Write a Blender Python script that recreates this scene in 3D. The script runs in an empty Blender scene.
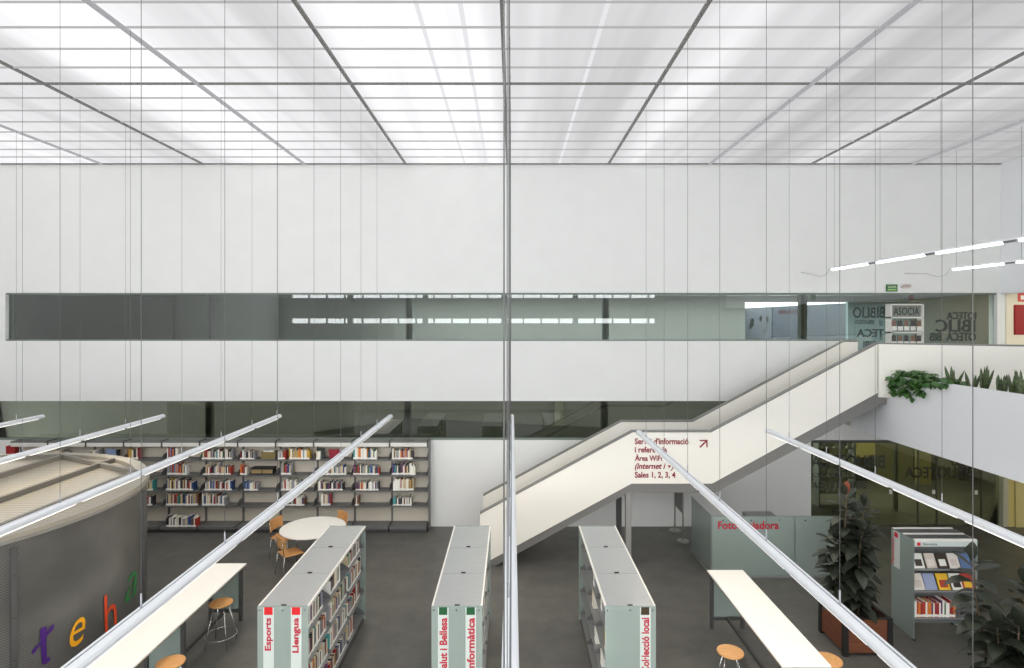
import bpy, bmesh, math, random
from mathutils import Vector, Matrix
random.seed(7)
D = bpy.data; COL = bpy.context.scene.collection
F = 580.0; CX = 512.0; CY = 320.0; H = 5.02
def at(px, py, Y):            # a measured pixel at depth Y -> world
    return Vector(((px-CX)*Y/F, Y, H-(py-CY)*Y/F))

# ------------------------------------------------------------------ materials
MATS = {}
def lin(c): return tuple((v/255/12.92) if v/255 <= .04045 else ((v/255+.055)/1.055)**2.4 for v in c)
def mat(name, rgb, rough=.5, metal=0, noise=0, nscale=8, spec=.5, stretch=None, emit=None, estr=0):
    if name in MATS: return MATS[name]
    m = D.materials.new(name); m.use_nodes = True; nt = m.node_tree; b = nt.nodes['Principled BSDF']
    c = lin(rgb)
    b.inputs['Base Color'].default_value = (*c, 1)
    b.inputs['Roughness'].default_value = rough; b.inputs['Metallic'].default_value = metal
    b.inputs['Specular IOR Level'].default_value = spec
    if emit:
        b.inputs['Emission Color'].default_value = (*lin(emit), 1); b.inputs['Emission Strength'].default_value = estr
    if noise:
        tc = nt.nodes.new('ShaderNodeTexCoord'); mp = nt.nodes.new('ShaderNodeMapping')
        if stretch: mp.inputs['Scale'].default_value = stretch
        n = nt.nodes.new('ShaderNodeTexNoise'); n.inputs['Scale'].default_value = nscale; n.inputs['Detail'].default_value = 4
        r = nt.nodes.new('ShaderNodeMapRange'); r.inputs['To Min'].default_value = 1-noise; r.inputs['To Max'].default_value = 1+noise
        r.inputs['From Min'].default_value = .3; r.inputs['From Max'].default_value = .7
        mx = nt.nodes.new('ShaderNodeVectorMath'); mx.operation = 'SCALE'; mx.inputs[0].default_value = c
        nt.links.new(tc.outputs['Object'], mp.inputs[0]); nt.links.new(mp.outputs[0], n.inputs['Vector'])
        nt.links.new(n.outputs['Fac'], r.inputs['Value']); nt.links.new(r.outputs[0], mx.inputs['Scale'])
        nt.links.new(mx.outputs[0], b.inputs['Base Color'])
    MATS[name] = m; return m

def glass(name, tint, refl=.12, rough=0.0, tr=1.0, diff=None, dfac=0):
    m = D.materials.new(name); m.use_nodes = True; nt = m.node_tree; nt.nodes.clear()
    o = nt.nodes.new('ShaderNodeOutputMaterial')
    t = nt.nodes.new('ShaderNodeBsdfTransparent'); t.inputs[0].default_value = (*[v*tr for v in lin(tint)], 1)
    g = nt.nodes.new('ShaderNodeBsdfGlossy'); g.inputs['Roughness'].default_value = rough
    last = t
    if diff:
        d = nt.nodes.new('ShaderNodeBsdfDiffuse'); d.inputs[0].default_value = (*lin(diff), 1)
        mx0 = nt.nodes.new('ShaderNodeMixShader'); mx0.inputs[0].default_value = dfac
        nt.links.new(t.outputs[0], mx0.inputs[1]); nt.links.new(d.outputs[0], mx0.inputs[2]); last = mx0
    fr = nt.nodes.new('ShaderNodeFresnel'); fr.inputs[0].default_value = 1.5
    mr = nt.nodes.new('ShaderNodeMath'); mr.operation = 'ADD'; mr.inputs[1].default_value = refl-.04; mr.use_clamp = True
    nt.links.new(fr.outputs[0], mr.inputs[0])
    mx = nt.nodes.new('ShaderNodeMixShader')
    nt.links.new(mr.outputs[0], mx.inputs[0]); nt.links.new(last.outputs[0], mx.inputs[1]); nt.links.new(g.outputs[0], mx.inputs[2])
    nt.links.new(mx.outputs[0], o.inputs[0]); MATS[name] = m; return m

M_wall = mat('white_plaster', (232, 232, 230), .7, noise=.015, nscale=2)
M_wallw = mat('warm_white_plaster', (226, 222, 214), .7, noise=.015, nscale=2)
M_blue = mat('cool_white_panel', (240, 241, 244), .6)
M_stair = mat('stair_white_panel', (244, 240, 231), .5)
M_cap = mat('grey_capping', (128, 126, 122), .5)
M_string = mat('grey_steel_stringer', (122, 120, 117), .5)
M_frame = mat('dark_frame', (66, 70, 68), .5)
M_frameg = mat('green_grey_frame', (120, 130, 122), .5)
M_steel = mat('grey_steel', (142, 143, 143), .45, .3)
M_shelf = mat('shelf_grey_metal', (112, 113, 113), .5, .2)
M_dsteel = mat('dark_steel', (84, 84, 84), .5, .3)
M_top = mat('brushed_aluminium', (158, 160, 162), .42, .25, noise=.05, nscale=5, stretch=(1, 12, 1))
M_trim = mat('pale_trim', (222, 220, 214), .5)
M_black = mat('black_plastic', (30, 30, 30), .5)
M_chrome = mat('chrome', (200, 200, 200), .2, .9)
M_table = mat('white_laminate', (246, 243, 236), .35)
M_tedge = mat('brown_edge', (120, 92, 74), .6)
M_wood = mat('beech_plywood', (214, 158, 98), .45, noise=.12, nscale=6, stretch=(1, 8, 1))
M_pwood = mat('teak_slats', (112, 66, 44), .5, noise=.25, nscale=4, stretch=(1, 1, 14))
M_soil = mat('soil', (52, 44, 38), .9, noise=.3, nscale=30)
M_leaf = mat('dark_rubber_leaf', (38, 44, 34), .5, noise=.3, nscale=6)
M_leaf2 = mat('young_leaf', (120, 62, 44), .4)
M_ivy = mat('ivy_green', (70, 112, 52), .5, noise=.4, nscale=14)
M_sans = mat('sansevieria_green', (84, 98, 66), .45, noise=.55, nscale=25)
M_stem = mat('stem_brown', (84, 70, 52), .7)
M_red = mat('lettering_red', (176, 28, 52), .6)
M_dred = mat('lettering_dark_red', (140, 26, 44), .6)
M_redsq = mat('red_marker', (206, 22, 30), .5)
M_greensq = mat('green_marker', (22, 82, 44), .5)
M_darksq = mat('dark_brown_marker', (58, 46, 26), .5)
M_strip = mat('white_film', (198, 207, 203), .5)
M_text = mat('dark_vinyl', (52, 58, 54), .6)
M_lamp = mat('lamp_aluminium', (240, 242, 246), .4)
M_slot = mat('lamp_slot', (120, 122, 128), .5)
M_louv = mat('lamp_louvre', (250, 250, 250), .4, emit=(255, 252, 245), estr=1.3)
M_tube = mat('lit_tube', (255, 255, 255), .4, emit=(255, 254, 250), estr=6)
M_cable = mat('steel_cable', (112, 112, 112), .5, .3)
M_page = mat('paper', (232, 228, 214), .8)
M_lab = mat('spine_label_white', (236, 236, 230), .7)
M_cream = mat('cream_wall', (232, 224, 202), .7)
M_ired = mat('fire_cabinet_red', (160, 26, 30), .5)
M_exit = mat('exit_green', (38, 104, 48), .5)
M_exitw = mat('exit_white', (226, 238, 210), .5)
M_carpet = mat('corridor_grey', (150, 156, 152), .8)
M_corr = mat('corridor_wall', (164, 163, 161), .8)
M_corr2 = mat('lower_corridor_wall', (136, 136, 133), .8)
M_olive = mat('olive_wall', (118, 114, 88), .8)
M_dolive = mat('dark_olive_panel', (62, 60, 50), .7)
M_yell = mat('yellow_cream_panel', (206, 190, 120), .7)
M_slabu = mat('soffit_cream', (206, 200, 186), .8)
M_tint = glass('tinted_glass', (212, 218, 214), .12)
M_tint2 = glass('smoked_glass', (196, 200, 190), .075)
M_clear = glass('clear_glass', (225, 230, 215), .07)
M_frost = glass('frosted_glass', (222, 234, 229), .08, .25, 1, (198, 212, 207), .42)

# floor
def floor_mat():
    m = D.materials.new('dark_grey_linoleum'); m.use_nodes = True; nt = m.node_tree; b = nt.nodes['Principled BSDF']
    tc = nt.nodes.new('ShaderNodeTexCoord'); n = nt.nodes.new('ShaderNodeTexNoise'); n.inputs['Scale'].default_value = 2.2; n.inputs['Detail'].default_value = 8; n.inputs['Roughness'].default_value = .65
    r = nt.nodes.new('ShaderNodeValToRGB'); r.color_ramp.elements[0].position = .3; r.color_ramp.elements[1].position = .72
    r.color_ramp.elements[0].color = (*lin((88, 87, 83)), 1); r.color_ramp.elements[1].color = (*lin((110, 108, 103)), 1)
    nt.links.new(tc.outputs['Object'], n.inputs['Vector']); nt.links.new(n.outputs['Fac'], r.inputs[0]); nt.links.new(r.outputs[0], b.inputs['Base Color'])
    b.inputs['Roughness'].default_value = .42; b.inputs['Specular IOR Level'].default_value = .3
    return m
M_floor = floor_mat()

# luminous ceiling: emission varies across the hall like daylight over a diffuser
def ceil_mat():
    m = D.materials.new('luminous_diffuser'); m.use_nodes = True; nt = m.node_tree; nt.nodes.clear()
    o = nt.nodes.new('ShaderNodeOutputMaterial'); e = nt.nodes.new('ShaderNodeEmission')
    tc = nt.nodes.new('ShaderNodeTexCoord'); sp = nt.nodes.new('ShaderNodeSeparateXYZ'); nt.links.new(tc.outputs['Object'], sp.inputs[0])
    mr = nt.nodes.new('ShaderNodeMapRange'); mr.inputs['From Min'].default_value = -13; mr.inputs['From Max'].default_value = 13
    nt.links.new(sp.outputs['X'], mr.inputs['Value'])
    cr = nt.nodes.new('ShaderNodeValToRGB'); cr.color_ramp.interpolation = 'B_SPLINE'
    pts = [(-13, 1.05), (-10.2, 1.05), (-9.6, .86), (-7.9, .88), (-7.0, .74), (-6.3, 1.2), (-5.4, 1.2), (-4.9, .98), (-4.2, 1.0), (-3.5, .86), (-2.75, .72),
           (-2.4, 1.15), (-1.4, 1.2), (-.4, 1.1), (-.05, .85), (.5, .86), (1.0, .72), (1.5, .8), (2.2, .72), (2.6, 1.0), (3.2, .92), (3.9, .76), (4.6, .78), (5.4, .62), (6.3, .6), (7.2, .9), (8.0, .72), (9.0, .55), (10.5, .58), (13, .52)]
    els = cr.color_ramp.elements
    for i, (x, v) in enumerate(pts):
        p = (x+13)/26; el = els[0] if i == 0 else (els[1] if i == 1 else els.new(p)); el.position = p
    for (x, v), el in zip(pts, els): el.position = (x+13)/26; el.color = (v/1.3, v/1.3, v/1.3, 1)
    nt.links.new(mr.outputs[0], cr.inputs[0])
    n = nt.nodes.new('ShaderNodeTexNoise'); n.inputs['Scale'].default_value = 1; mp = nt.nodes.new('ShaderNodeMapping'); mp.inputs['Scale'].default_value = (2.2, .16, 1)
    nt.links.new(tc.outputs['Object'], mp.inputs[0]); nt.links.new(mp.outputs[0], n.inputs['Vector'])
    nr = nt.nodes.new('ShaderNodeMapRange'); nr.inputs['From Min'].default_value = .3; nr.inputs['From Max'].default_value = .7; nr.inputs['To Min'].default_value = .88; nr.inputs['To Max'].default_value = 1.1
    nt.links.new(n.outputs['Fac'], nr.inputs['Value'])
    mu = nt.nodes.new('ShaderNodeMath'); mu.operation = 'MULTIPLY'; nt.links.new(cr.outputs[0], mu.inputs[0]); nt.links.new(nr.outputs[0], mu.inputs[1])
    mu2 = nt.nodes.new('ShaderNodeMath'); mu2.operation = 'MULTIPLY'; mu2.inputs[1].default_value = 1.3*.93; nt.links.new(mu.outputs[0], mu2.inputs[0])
    e.inputs[0].default_value = (.985, .985, 1.0, 1); nt.links.new(mu2.outputs[0], e.inputs[1]); nt.links.new(e.outputs[0], o.inputs[0])
    return m
M_ceil = ceil_mat()

# perforated metal of the drum
def perf_mat():
    m = D.materials.new('perforated_metal'); m.use_nodes = True; nt = m.node_tree; b = nt.nodes['Principled BSDF']
    tc = nt.nodes.new('ShaderNodeTexCoord')
    sp = nt.nodes.new('ShaderNodeSeparateXYZ'); nt.links.new(tc.outputs['Object'], sp.inputs[0])
    at2 = nt.nodes.new('ShaderNodeMath'); at2.operation = 'ARCTAN2'; nt.links.new(sp.outputs['Y'], at2.inputs[0]); nt.links.new(sp.outputs['X'], at2.inputs[1])
    mu = nt.nodes.new('ShaderNodeMath'); mu.operation = 'MULTIPLY'; mu.inputs[1].default_value = 2.97; nt.links.new(at2.outputs[0], mu.inputs[0])
    cb = nt.nodes.new('ShaderNodeCombineXYZ'); nt.links.new(mu.outputs[0], cb.inputs[0]); nt.links.new(sp.outputs['Z'], cb.inputs[1])
    mp = nt.nodes.new('ShaderNodeMapping'); mp.inputs['Scale'].default_value = (44, 44, 1); mp.inputs['Rotation'].default_value = (0, 0, .785); nt.links.new(cb.outputs[0], mp.inputs[0])
    ck = nt.nodes.new('ShaderNodeTexVoronoi'); ck.inputs['Scale'].default_value = 1; ck.inputs['Randomness'].default_value = 0
    nt.links.new(mp.outputs[0], ck.inputs['Vector'])
    cr = nt.nodes.new('ShaderNodeValToRGB'); cr.color_ramp.elements[0].position = .28; cr.color_ramp.elements[1].position = .4
    cr.color_ramp.elements[0].color = (*lin((80, 79, 77)), 1); cr.color_ramp.elements[1].color = (*lin((112, 111, 108)), 1)
    nt.links.new(ck.outputs['Distance'], cr.inputs[0])
    n = nt.nodes.new('ShaderNodeTexNoise'); n.inputs['Scale'].default_value = .9; n.inputs['Detail'].default_value = 3; nt.links.new(cb.outputs[0], n.inputs['Vector'])
    mix = nt.nodes.new('ShaderNodeVectorMath'); mix.operation = 'SCALE'
    mr = nt.nodes.new('ShaderNodeMapRange'); mr.inputs['From Min'].default_value = .3; mr.inputs['From Max'].default_value = .7; mr.inputs['To Min'].default_value = .72; mr.inputs['To Max'].default_value = 1.3  # broad patches imitate soft reflections in the base colour
    nt.links.new(n.outputs['Fac'], mr.inputs['Value']); nt.links.new(mr.outputs[0], mix.inputs['Scale']); nt.links.new(cr.outputs[0], mix.inputs[0])
    nt.links.new(mix.outputs[0], b.inputs['Base Color']); b.inputs['Roughness'].default_value = .35; b.inputs['Metallic'].default_value = .35
    return m
M_perf = perf_mat()
def roof_mat():
    m = D.materials.new('corrugated_polycarbonate'); m.use_nodes = True; nt = m.node_tree; b = nt.nodes['Principled BSDF']
    tc = nt.nodes.new('ShaderNodeTexCoord'); w = nt.nodes.new('ShaderNodeTexWave'); w.bands_direction = 'Y'; w.inputs['Scale'].default_value = 3.2; w.inputs['Distortion'].default_value = .1
    nt.links.new(tc.outputs['Object'], w.inputs['Vector'])
    cr = nt.nodes.new('ShaderNodeValToRGB'); cr.color_ramp.elements[0].color = (*lin((146, 139, 125)), 1); cr.color_ramp.elements[1].color = (*lin((176, 168, 152)), 1)
    nt.links.new(w.outputs['Fac'], cr.inputs[0]); nt.links.new(cr.outputs[0], b.inputs['Base Color']); b.inputs['Roughness'].default_value = .35
    return m
M_roof = roof_mat()

# ------------------------------------------------------------------ builders
class MB:
    def __init__(s): s.bm = bmesh.new(); s.mi = 0
    def box(s, x0, x1, y0, y1, z0, z1):
        vs = [s.bm.verts.new((x, y, z)) for x in (x0, x1) for y in (y0, y1) for z in (z0, z1)]
        for f in ((0,1,3,2),(4,6,7,5),(0,4,5,1),(2,3,7,6),(0,2,6,4),(1,5,7,3)):
            fc = s.bm.faces.new([vs[i] for i in f]); fc.material_index = s.mi
        return s
    def prism(s, pts, axis, a, b):      # polygon in the two other axes, extruded a..b along axis
        def mk(p, t):
            q = list(p); q.insert('xyz'.index(axis), t); return s.bm.verts.new(q)
        A = [mk(p, a) for p in pts]; B = [mk(p, b) for p in pts]; n = len(pts)
        fs = [s.bm.faces.new(A), s.bm.faces.new(B[::-1])]
        for i in range(n): fs.append(s.bm.faces.new([A[i], B[i], B[(i+1) % n], A[(i+1) % n]]))
        for f in fs: f.material_index = s.mi
        return s
    def tube(s, pts, r, n=8, closed=False):
        pts = [Vector(p) for p in pts]; N = len(pts); rings = []
        for i, p in enumerate(pts):
            if closed: d = pts[(i+1) % N]-pts[i-1]
            else: d = pts[min(i+1, N-1)]-pts[max(i-1, 0)]
            d.normalize(); u = d.orthogonal() if abs(d.z) < .99 else Vector((1, 0, 0))
            if abs(d.z) < .99: u = d.cross(Vector((0, 0, 1)))
            u.normalize(); v = d.cross(u)
            rr = r[i] if isinstance(r, (list, tuple)) else r
            rings.append([s.bm.verts.new(p+u*rr*math.cos(2*math.pi*k/n)+v*rr*math.sin(2*math.pi*k/n)) for k in range(n)])
        for i in range(N if closed else N-1):
            a, b = rings[i], rings[(i+1) % N]
            for k in range(n):
                f = s.bm.faces.new([a[k], a[(k+1) % n], b[(k+1) % n], b[k]]); f.smooth = True; f.material_index = s.mi
        if not closed:
            s.bm.faces.new(rings[0][::-1]).material_index = s.mi; s.bm.faces.new(rings[-1]).material_index = s.mi
        return s
    def disc(s, cx, cy, z0, z1, r, n=40, rx=None):
        return s.prism([(cx+(rx or r)*math.cos(2*math.pi*k/n), cy+r*math.sin(2*math.pi*k/n)) for k in range(n)], 'z', z0, z1)
    def ball(s, c, r):
        g = bmesh.ops.create_icosphere(s.bm, subdivisions=2, radius=r, matrix=Matrix.Translation(c)); return s
    def quad(s, pts):
        f = s.bm.faces.new([s.bm.verts.new(p) for p in pts]); f.material_index = s.mi; return s
    def build(s, name, m, parent=None, bevel=0, loc=None):
        me = D.meshes.new(name); bmesh.ops.recalc_face_normals(s.bm, faces=s.bm.faces); s.bm.to_mesh(me); s.bm.free()
        for mm in (m if isinstance(m, list) else [m]): me.materials.append(mm)
        o = D.objects.new(name, me); COL.objects.link(o)
        if parent: o.parent = parent
        if loc: o.location = loc
        if bevel:
            b = o.modifiers.new('bevel', 'BEVEL'); b.width = bevel; b.segments = 2; b.limit_method = 'ANGLE'
        return o
def box(name, m, a, parent=None, bevel=0): return MB().box(*a).build(name, m, parent, bevel)
def tag(o, label, cat, group=None, kind=None):
    o['label'] = label; o['category'] = cat
    if group: o['group'] = group
    if kind: o['kind'] = kind
    return o
def struct(o, label=None, cat='structure'):
    o['kind'] = 'structure'
    if label: o['label'] = label; o['category'] = cat
    return o
def empty(name, loc=(0, 0, 0), rz=0):
    o = D.objects.new(name, None); COL.objects.link(o); o.location = loc; o.rotation_euler = (0, 0, rz); o.empty_display_size = .1; return o
def copy_tree(o, parent=None):
    c = o.copy(); COL.objects.link(c); c.parent = parent
    for ch in [x for x in D.objects if x.parent == o]: copy_tree(ch, c)
    return c
def text(name, s, m, parent, org, u, v, w, h, bold=.0, mirror=False, depth=.002, shear=0):
    cu = D.curves.new('t', 'FONT'); cu.body = s; cu.size = 1; cu.offset = bold; cu.shear = shear; cu.resolution_u = 3
    t = D.objects.new('t', cu); COL.objects.link(t); dg = bpy.context.evaluated_depsgraph_get(); dg.update()
    me = D.meshes.new_from_object(t.evaluated_get(dg)); D.objects.remove(t); me.name = name
    xs = [q.co.x for q in me.vertices]; ys = [q.co.y for q in me.vertices]
    x0, x1, y0, y1 = min(xs), max(xs), min(ys), max(ys); u = Vector(u).normalized(); v = Vector(v).normalized(); org = Vector(org)
    for q in me.vertices:
        a = (q.co.x-x0)/(x1-x0)*w; b = (q.co.y-y0)/(y1-y0)*h
        if mirror: a = w-a
        q.co = org+u*a+v*b
    me.materials.clear(); me.materials.append(m)
    o = D.objects.new(name, me); COL.objects.link(o); o.parent = parent
    return o

YW = 14.1; ZC = 8.82
# ------------------------------------------------------------------ shell
struct(box('floor', M_floor, (-13.2, 15, -4, 19, -.1, 0)), 'dark grey linoleum floor of the hall')
struct(box('ceiling', M_ceil, (-13, 11.87, -4, YW, ZC, ZC+.05)), 'luminous white diffuser ceiling in long panels')
GX = [-.12+2.46*i for i in range(-5, 5)]
for k, x in enumerate(GX):
    sharp = k in (2, 4, 5, 6, 8)
    w = .026 if sharp else .035
    struct(box('trim_%d' % (k+1), mat('ceiling_joint_dark', (60,58,56), emit=(96,94,92), estr=1) if sharp else mat('ceiling_joint_soft', (20,20,20), emit=(160,160,164), estr=1), (x-w, x+w, -4, YW-.01, ZC-.03, ZC)))  # joints carry a grey self-glow standing in for received light
nb = 0
y = YW-.03
while y > -4:
    main = nb % 8 == 0
    w = .024 if main else .009
    struct(box('trim_%d' % (20+nb), MATS['ceiling_joint_dark'] if main else mat('ceiling_crossbar', (40,40,40), emit=(172,171,171), estr=1), (-13, 11.86, y-w, y+w, ZC-.025, ZC-.001)))  # crossbars lightened by a glow put into their colour
    nb += 1; y -= .597
# thin grey-glowing strips paint the shade of battens behind the diffuser
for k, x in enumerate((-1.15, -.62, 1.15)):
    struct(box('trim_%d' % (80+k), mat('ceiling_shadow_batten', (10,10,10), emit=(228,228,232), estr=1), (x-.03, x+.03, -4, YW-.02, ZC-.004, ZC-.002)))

wb = MB()
wb.box(-13.2, 12.0, YW, YW+.25, 5.68, ZC+.1)
wb.box(-13.2, 8.4, YW, YW+.25, 3.05, 4.51)
wb.box(-13.2, 7.27, YW, YW+.25, 0, 2.1)
wb.box(-13.2, -12.32, YW, YW+.25, 4.51, 5.68)
wb.box(11.8, 12.0, YW, YW+.25, 3.45, 5.68)
wb.box(7.27, 15, YW, YW+.25, 2.1, 3.45)
struct(wb.build('wall_back', M_wall), 'tall white back wall with two long glazed ribbons')
struct(box('wall_left', M_wall, (-13.2, -13.0, -4, YW, 0, ZC+.1)), 'white left side wall')
struct(box('wall_right', M_blue, (11.87, 12.07, -4, YW-.002, 5.66, ZC+.1)), 'cool white upper right side wall')
# unseen rear wall; openings added for frontal light, slits for the ribbon reflections
wr = MB(); wr.box(-13.2, 12.07, -4.2, -4, 0, .95); wr.box(-13.2, 12.07, -4.2, -4, 3.3, 4.84); wr.box(-13.2, 12.07, -4.2, -4, 5.1, 6.25); wr.box(-13.2, 12.07, -4.2, -4, 6.5, 6.75)
wr.box(-13.2, -12.4, -4.2, -4, 4.84, 5.1); wr.box(8.0, 12.07, -4.2, -4, 4.84, 5.1); wr.box(-13.2, -12.4, -4.2, -4, 6.25, 6.5); wr.box(8.0, 12.07, -4.2, -4, 6.25, 6.5)
for k in range(21): wr.box(-12.4+k, -12.33+k, -4.2, -4, 4.84, 5.1); wr.box(-12.4+k, -12.33+k, -4.2, -4, 6.25, 6.5)
for xx in (-9.2, -5.0, -.6, 3.4): wr.box(xx, xx+.3, -4.2, -4, 4.84, 5.1); wr.box(xx, xx+.3, -4.2, -4, 6.25, 6.5)
wr.box(12.07, 15, -4.2, -4, 3.3, 6.2)
struct(wr.build('wall_front', M_wall), 'unseen rear wall with openings and slits added to let in light')

# window_1: upper ribbon
w1 = struct(empty('window_1', (0, YW, 4.51)), 'long upper ribbon window of tinted glass', 'window')
box('pane', M_tint, (-12.32, 8.4, .10, .115, 0, 1.17), w1)
box('pane', M_tint, (8.4, 11.8, .10, .115, -1.06, 1.17), w1)
for px in (208, 407.5, 606, 806):
    x = (px-512)*YW/F
    box('mullion', M_frame, (x-.055, x+.02, .12, .3, 0, 1.17), w1)
    box('mullion', M_frameg, (x-.11 if px < 300 else x+.02, x-.055 if px < 300 else x+.09, .12, .2, 0, 1.17), w1)
box('frame', M_frameg, (-12.32, 11.8, .03, .12, 1.13, 1.17), w1)
box('frame', M_frameg, (-12.32, 8.4, .03, .12, 0, .035), w1)
# window_2: lower ribbon
w2 = struct(empty('window_2', (0, YW, 2.1)), 'lower ribbon window of smoked glass above the shelving', 'window')
box('pane', M_tint2, (-13.0, 7.27, .1, .115, 0, .95), w2)
for px in (206.5, 407, 606): 
    x = (px-512)*YW/F
    box('mullion', M_frame, (x-.09, x+.03, .12, .3, 0, .95), w2)
    box('mullion', M_frameg, (x+.03, x+.07, .12, .2, 0, .95), w2)
box('frame', M_frameg, (-13.0, 7.27, .02, .12, 0, .04), w2)
# window_3: ground floor glazing at right
w3 = struct(empty('window_3', (0, YW, 0)), 'ground floor glass partition with reversed lettering', 'window')
box('pane', M_clear, (7.27, 11.95, .1, .115, 0, 2.1), w3)
for px in (843, 921, 940, 985):
    x = (px-512)*YW/F; box('mullion', mat('glass_joint', (70, 72, 58)), (x-.012, x+.012, .09, .13, 0, 2.1), w3)
box('mullion', mat('pale_post', (186, 184, 160)), (11.93, 12.05, -.02, .2, 0, 2.1), w3)
box('frame', M_frame, (7.27, 11.95, .06, .14, 2.02, 2.1), w3)

# corridors behind the wall
c = MB(); c.box(-13.2, 6.83, 17, 17.1, 3.45, 6.2); struct(c.build('wall_corridor_upper', M_corr), 'grey wall of the upper corridor behind glass')
struct(box('wall_corridor_lower', M_corr2, (-17, 7.2, 16.6, 16.7, 0, 3.2)), 'grey wall of the lower corridor behind glass')
struct(box('floor_corridor', M_carpet, (-17, 15, YW+.25, 17.1, 3.2, 3.45)))
struct(box('ceiling_corridor', M_corr, (-13.2, 15, YW+.25, 17.1, 5.72, 5.8)))
struct(box('ceiling_corridor_beam', M_corr, (6.83, 12.0, 16.9, 17.1, 5.54, 5.72)))
struct(box('wall_corridor_end', mat('dark_end_wall', (60, 66, 64)), (-13.2, -13.1, YW+.25, 17, 3.45, 5.75)))
struct(box('wall_corridor_left', M_corr2, (-17, -16.9, YW+.25, 16.6, 0, 3.2)))
struct(box('wall_corridor_right', mat('grey_teal_wall', (132, 150, 156)), (9.9, 15.2, 17.1, 17.2, 3.2, 6.2)))
struct(box('wall_corridor_outer', M_olive, (15, 15.1, YW-.3, 18.4, 0, 6.2)))
struct(box('wall_corridor_divider', M_corr2, (7.1, 7.2, YW+.25, 16.6, 0, 3.2)))
# dark panel painting shade at the left end of the upper corridor, ramp parapet in the lower one
struct(box('trim_90', mat('painted_shade', (52, 56, 54)), (-13.1, -9.6, 16.4, 16.5, 3.45, 5.7)))
r = MB(); r.prism([(-5.6, 1.75), (-5.6, 1.85), (-2.9, 2.25), (6.2, 1.8), (6.2, 1.7)], 'y', 16.3, 16.4)
struct(r.build('trim_91', mat('ramp_parapet', (66, 70, 62))))
r = MB(); r.box(-11, -7, 16.5, 16.56, 2.75, 2.85); r.box(1.2, 1.45, 16.4, 16.56, 1.5, 3.05); struct(r.build('trim_92', mat('corridor_beam', (134, 138, 124))))
# courtyard seen through the right end of the upper ribbon
cw = MB(); cw.box(11.87, 12.1, 17.1, 26.4, 3.2, 5.62); struct(cw.build('wall_courtyard', mat('courtyard_panel', (98, 103, 116))), 'blue grey courtyard wall seen through the glass')
cw = MB(); cw.box(11.84, 12.1, 26.45, 29.5, 3.2, 5.62); cw.box(6.8, 12.1, 29.5, 29.7, 3.2, 5.62); struct(cw.build('wall_courtyard_end', mat('courtyard_pale', (122, 126, 136))))
struct(box('floor_terrace', mat('terrace_green', (56, 61, 57)), (6.8, 11.84, 18.5, 29.5, 4.0, 4.12)))
struct(box('trim_93', M_corr, (6.83, 6.9, 17.1, 29, 4.1, 4.3)))
for k, (yy, zz, s) in enumerate(((28.6, 4.9, .22), (27.6, 5.1, .14), (28.8, 4.7, .14), (26.9, 5.05, .13), (27.2, 4.5, .08))):
    b = MB(); b.prism([(yy+s*1.2*math.cos(a*.785)*(1 if a % 2 else .6), zz+s*math.sin(a*.785)) for a in range(8)], 'x', 11.82, 11.835)
    tag(b.build('wall_mural_mark', M_text), 'dark painted blot on pale courtyard wall, seen through upper glass', 'mural', 'dark blots painted on the courtyard wall')
mt = empty('wall_sign', (11.85, 24.6, 5.3)); tag(mt, 'small faint red wording on the blue grey courtyard wall', 'sign')
text('lettering', 'BIBLIOTECA', mat('faded_red', (100, 50, 62)), mt, (0, 1.2, 0), (0, -1, 0), (0, 0, 1), 2.6, .16, .01)

# right side: slab, gallery, side rooms
sl = MB(); sl.prism([(7.72, -4.0), (15, -4.0), (15, YW), (7.72, YW)], 'z', 2.6, 3.4)
struct(sl.build('ceiling_gallery', M_slabu), 'underside of the right gallery slab')
struct(box('floor_gallery', M_carpet, (7.74, 15, -4.0, YW, 3.4, 3.45)))
struct(box('wall_gallery', M_blue, (7.64, 7.72, -4.0, 13.09, 2.58, 3.9)), 'cool white gallery front that rises into the planter edge')
# upper diagonal parapet
par = MB(); pa, pb, pc = (7.46, 11.8), (9.4, 10.7), (14.5, 7.6)
par.prism([pa, pb, pc, (pc[0]+.06, pc[1]+.1), (pb[0]+.06, pb[1]+.1), (pa[0]+.02, pa[1]+.1)], 'z', 3.45, 4.53)
struct(par.build('wall_parapet', M_stair), 'white upper parapet behind the planter')
par = MB(); par.prism([pa, pb, pc, (pc[0]+.06, pc[1]+.1), (pb[0]+.06, pb[1]+.1), (pa[0]+.02, pa[1]+.1)], 'z', 4.53, 4.56)
struct(par.build('trim_94', M_cap))
# cream side room, upper and lower
struct(box('wall_side_room', M_cream, (12.0, 15, YW-.02, YW, 3.45, 6.2)), 'cream wall of the side room at upper right')
struct(box('ceiling_side_room', M_cream, (12.07, 15, -4, YW, 5.95, 6.0)))
struct(box('wall_right_outer', M_cream, (14.9, 15, -4, YW, 3.45, 6.2)))
struct(box('wall_side_room_lower', M_yell, (12.05, 15, YW-.02, YW, 0, 2.1)), 'yellow cream wall at lower right')
struct(box('wall_right_lower', M_wallw, (14.8, 15, -4, YW-.02, 0, 2.6)))
b = box('door_1', mat('cream_door', (206, 192, 132)), (12.2, 13.1, YW-.06, YW-.02, 0, 2.05)); struct(b)
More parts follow.
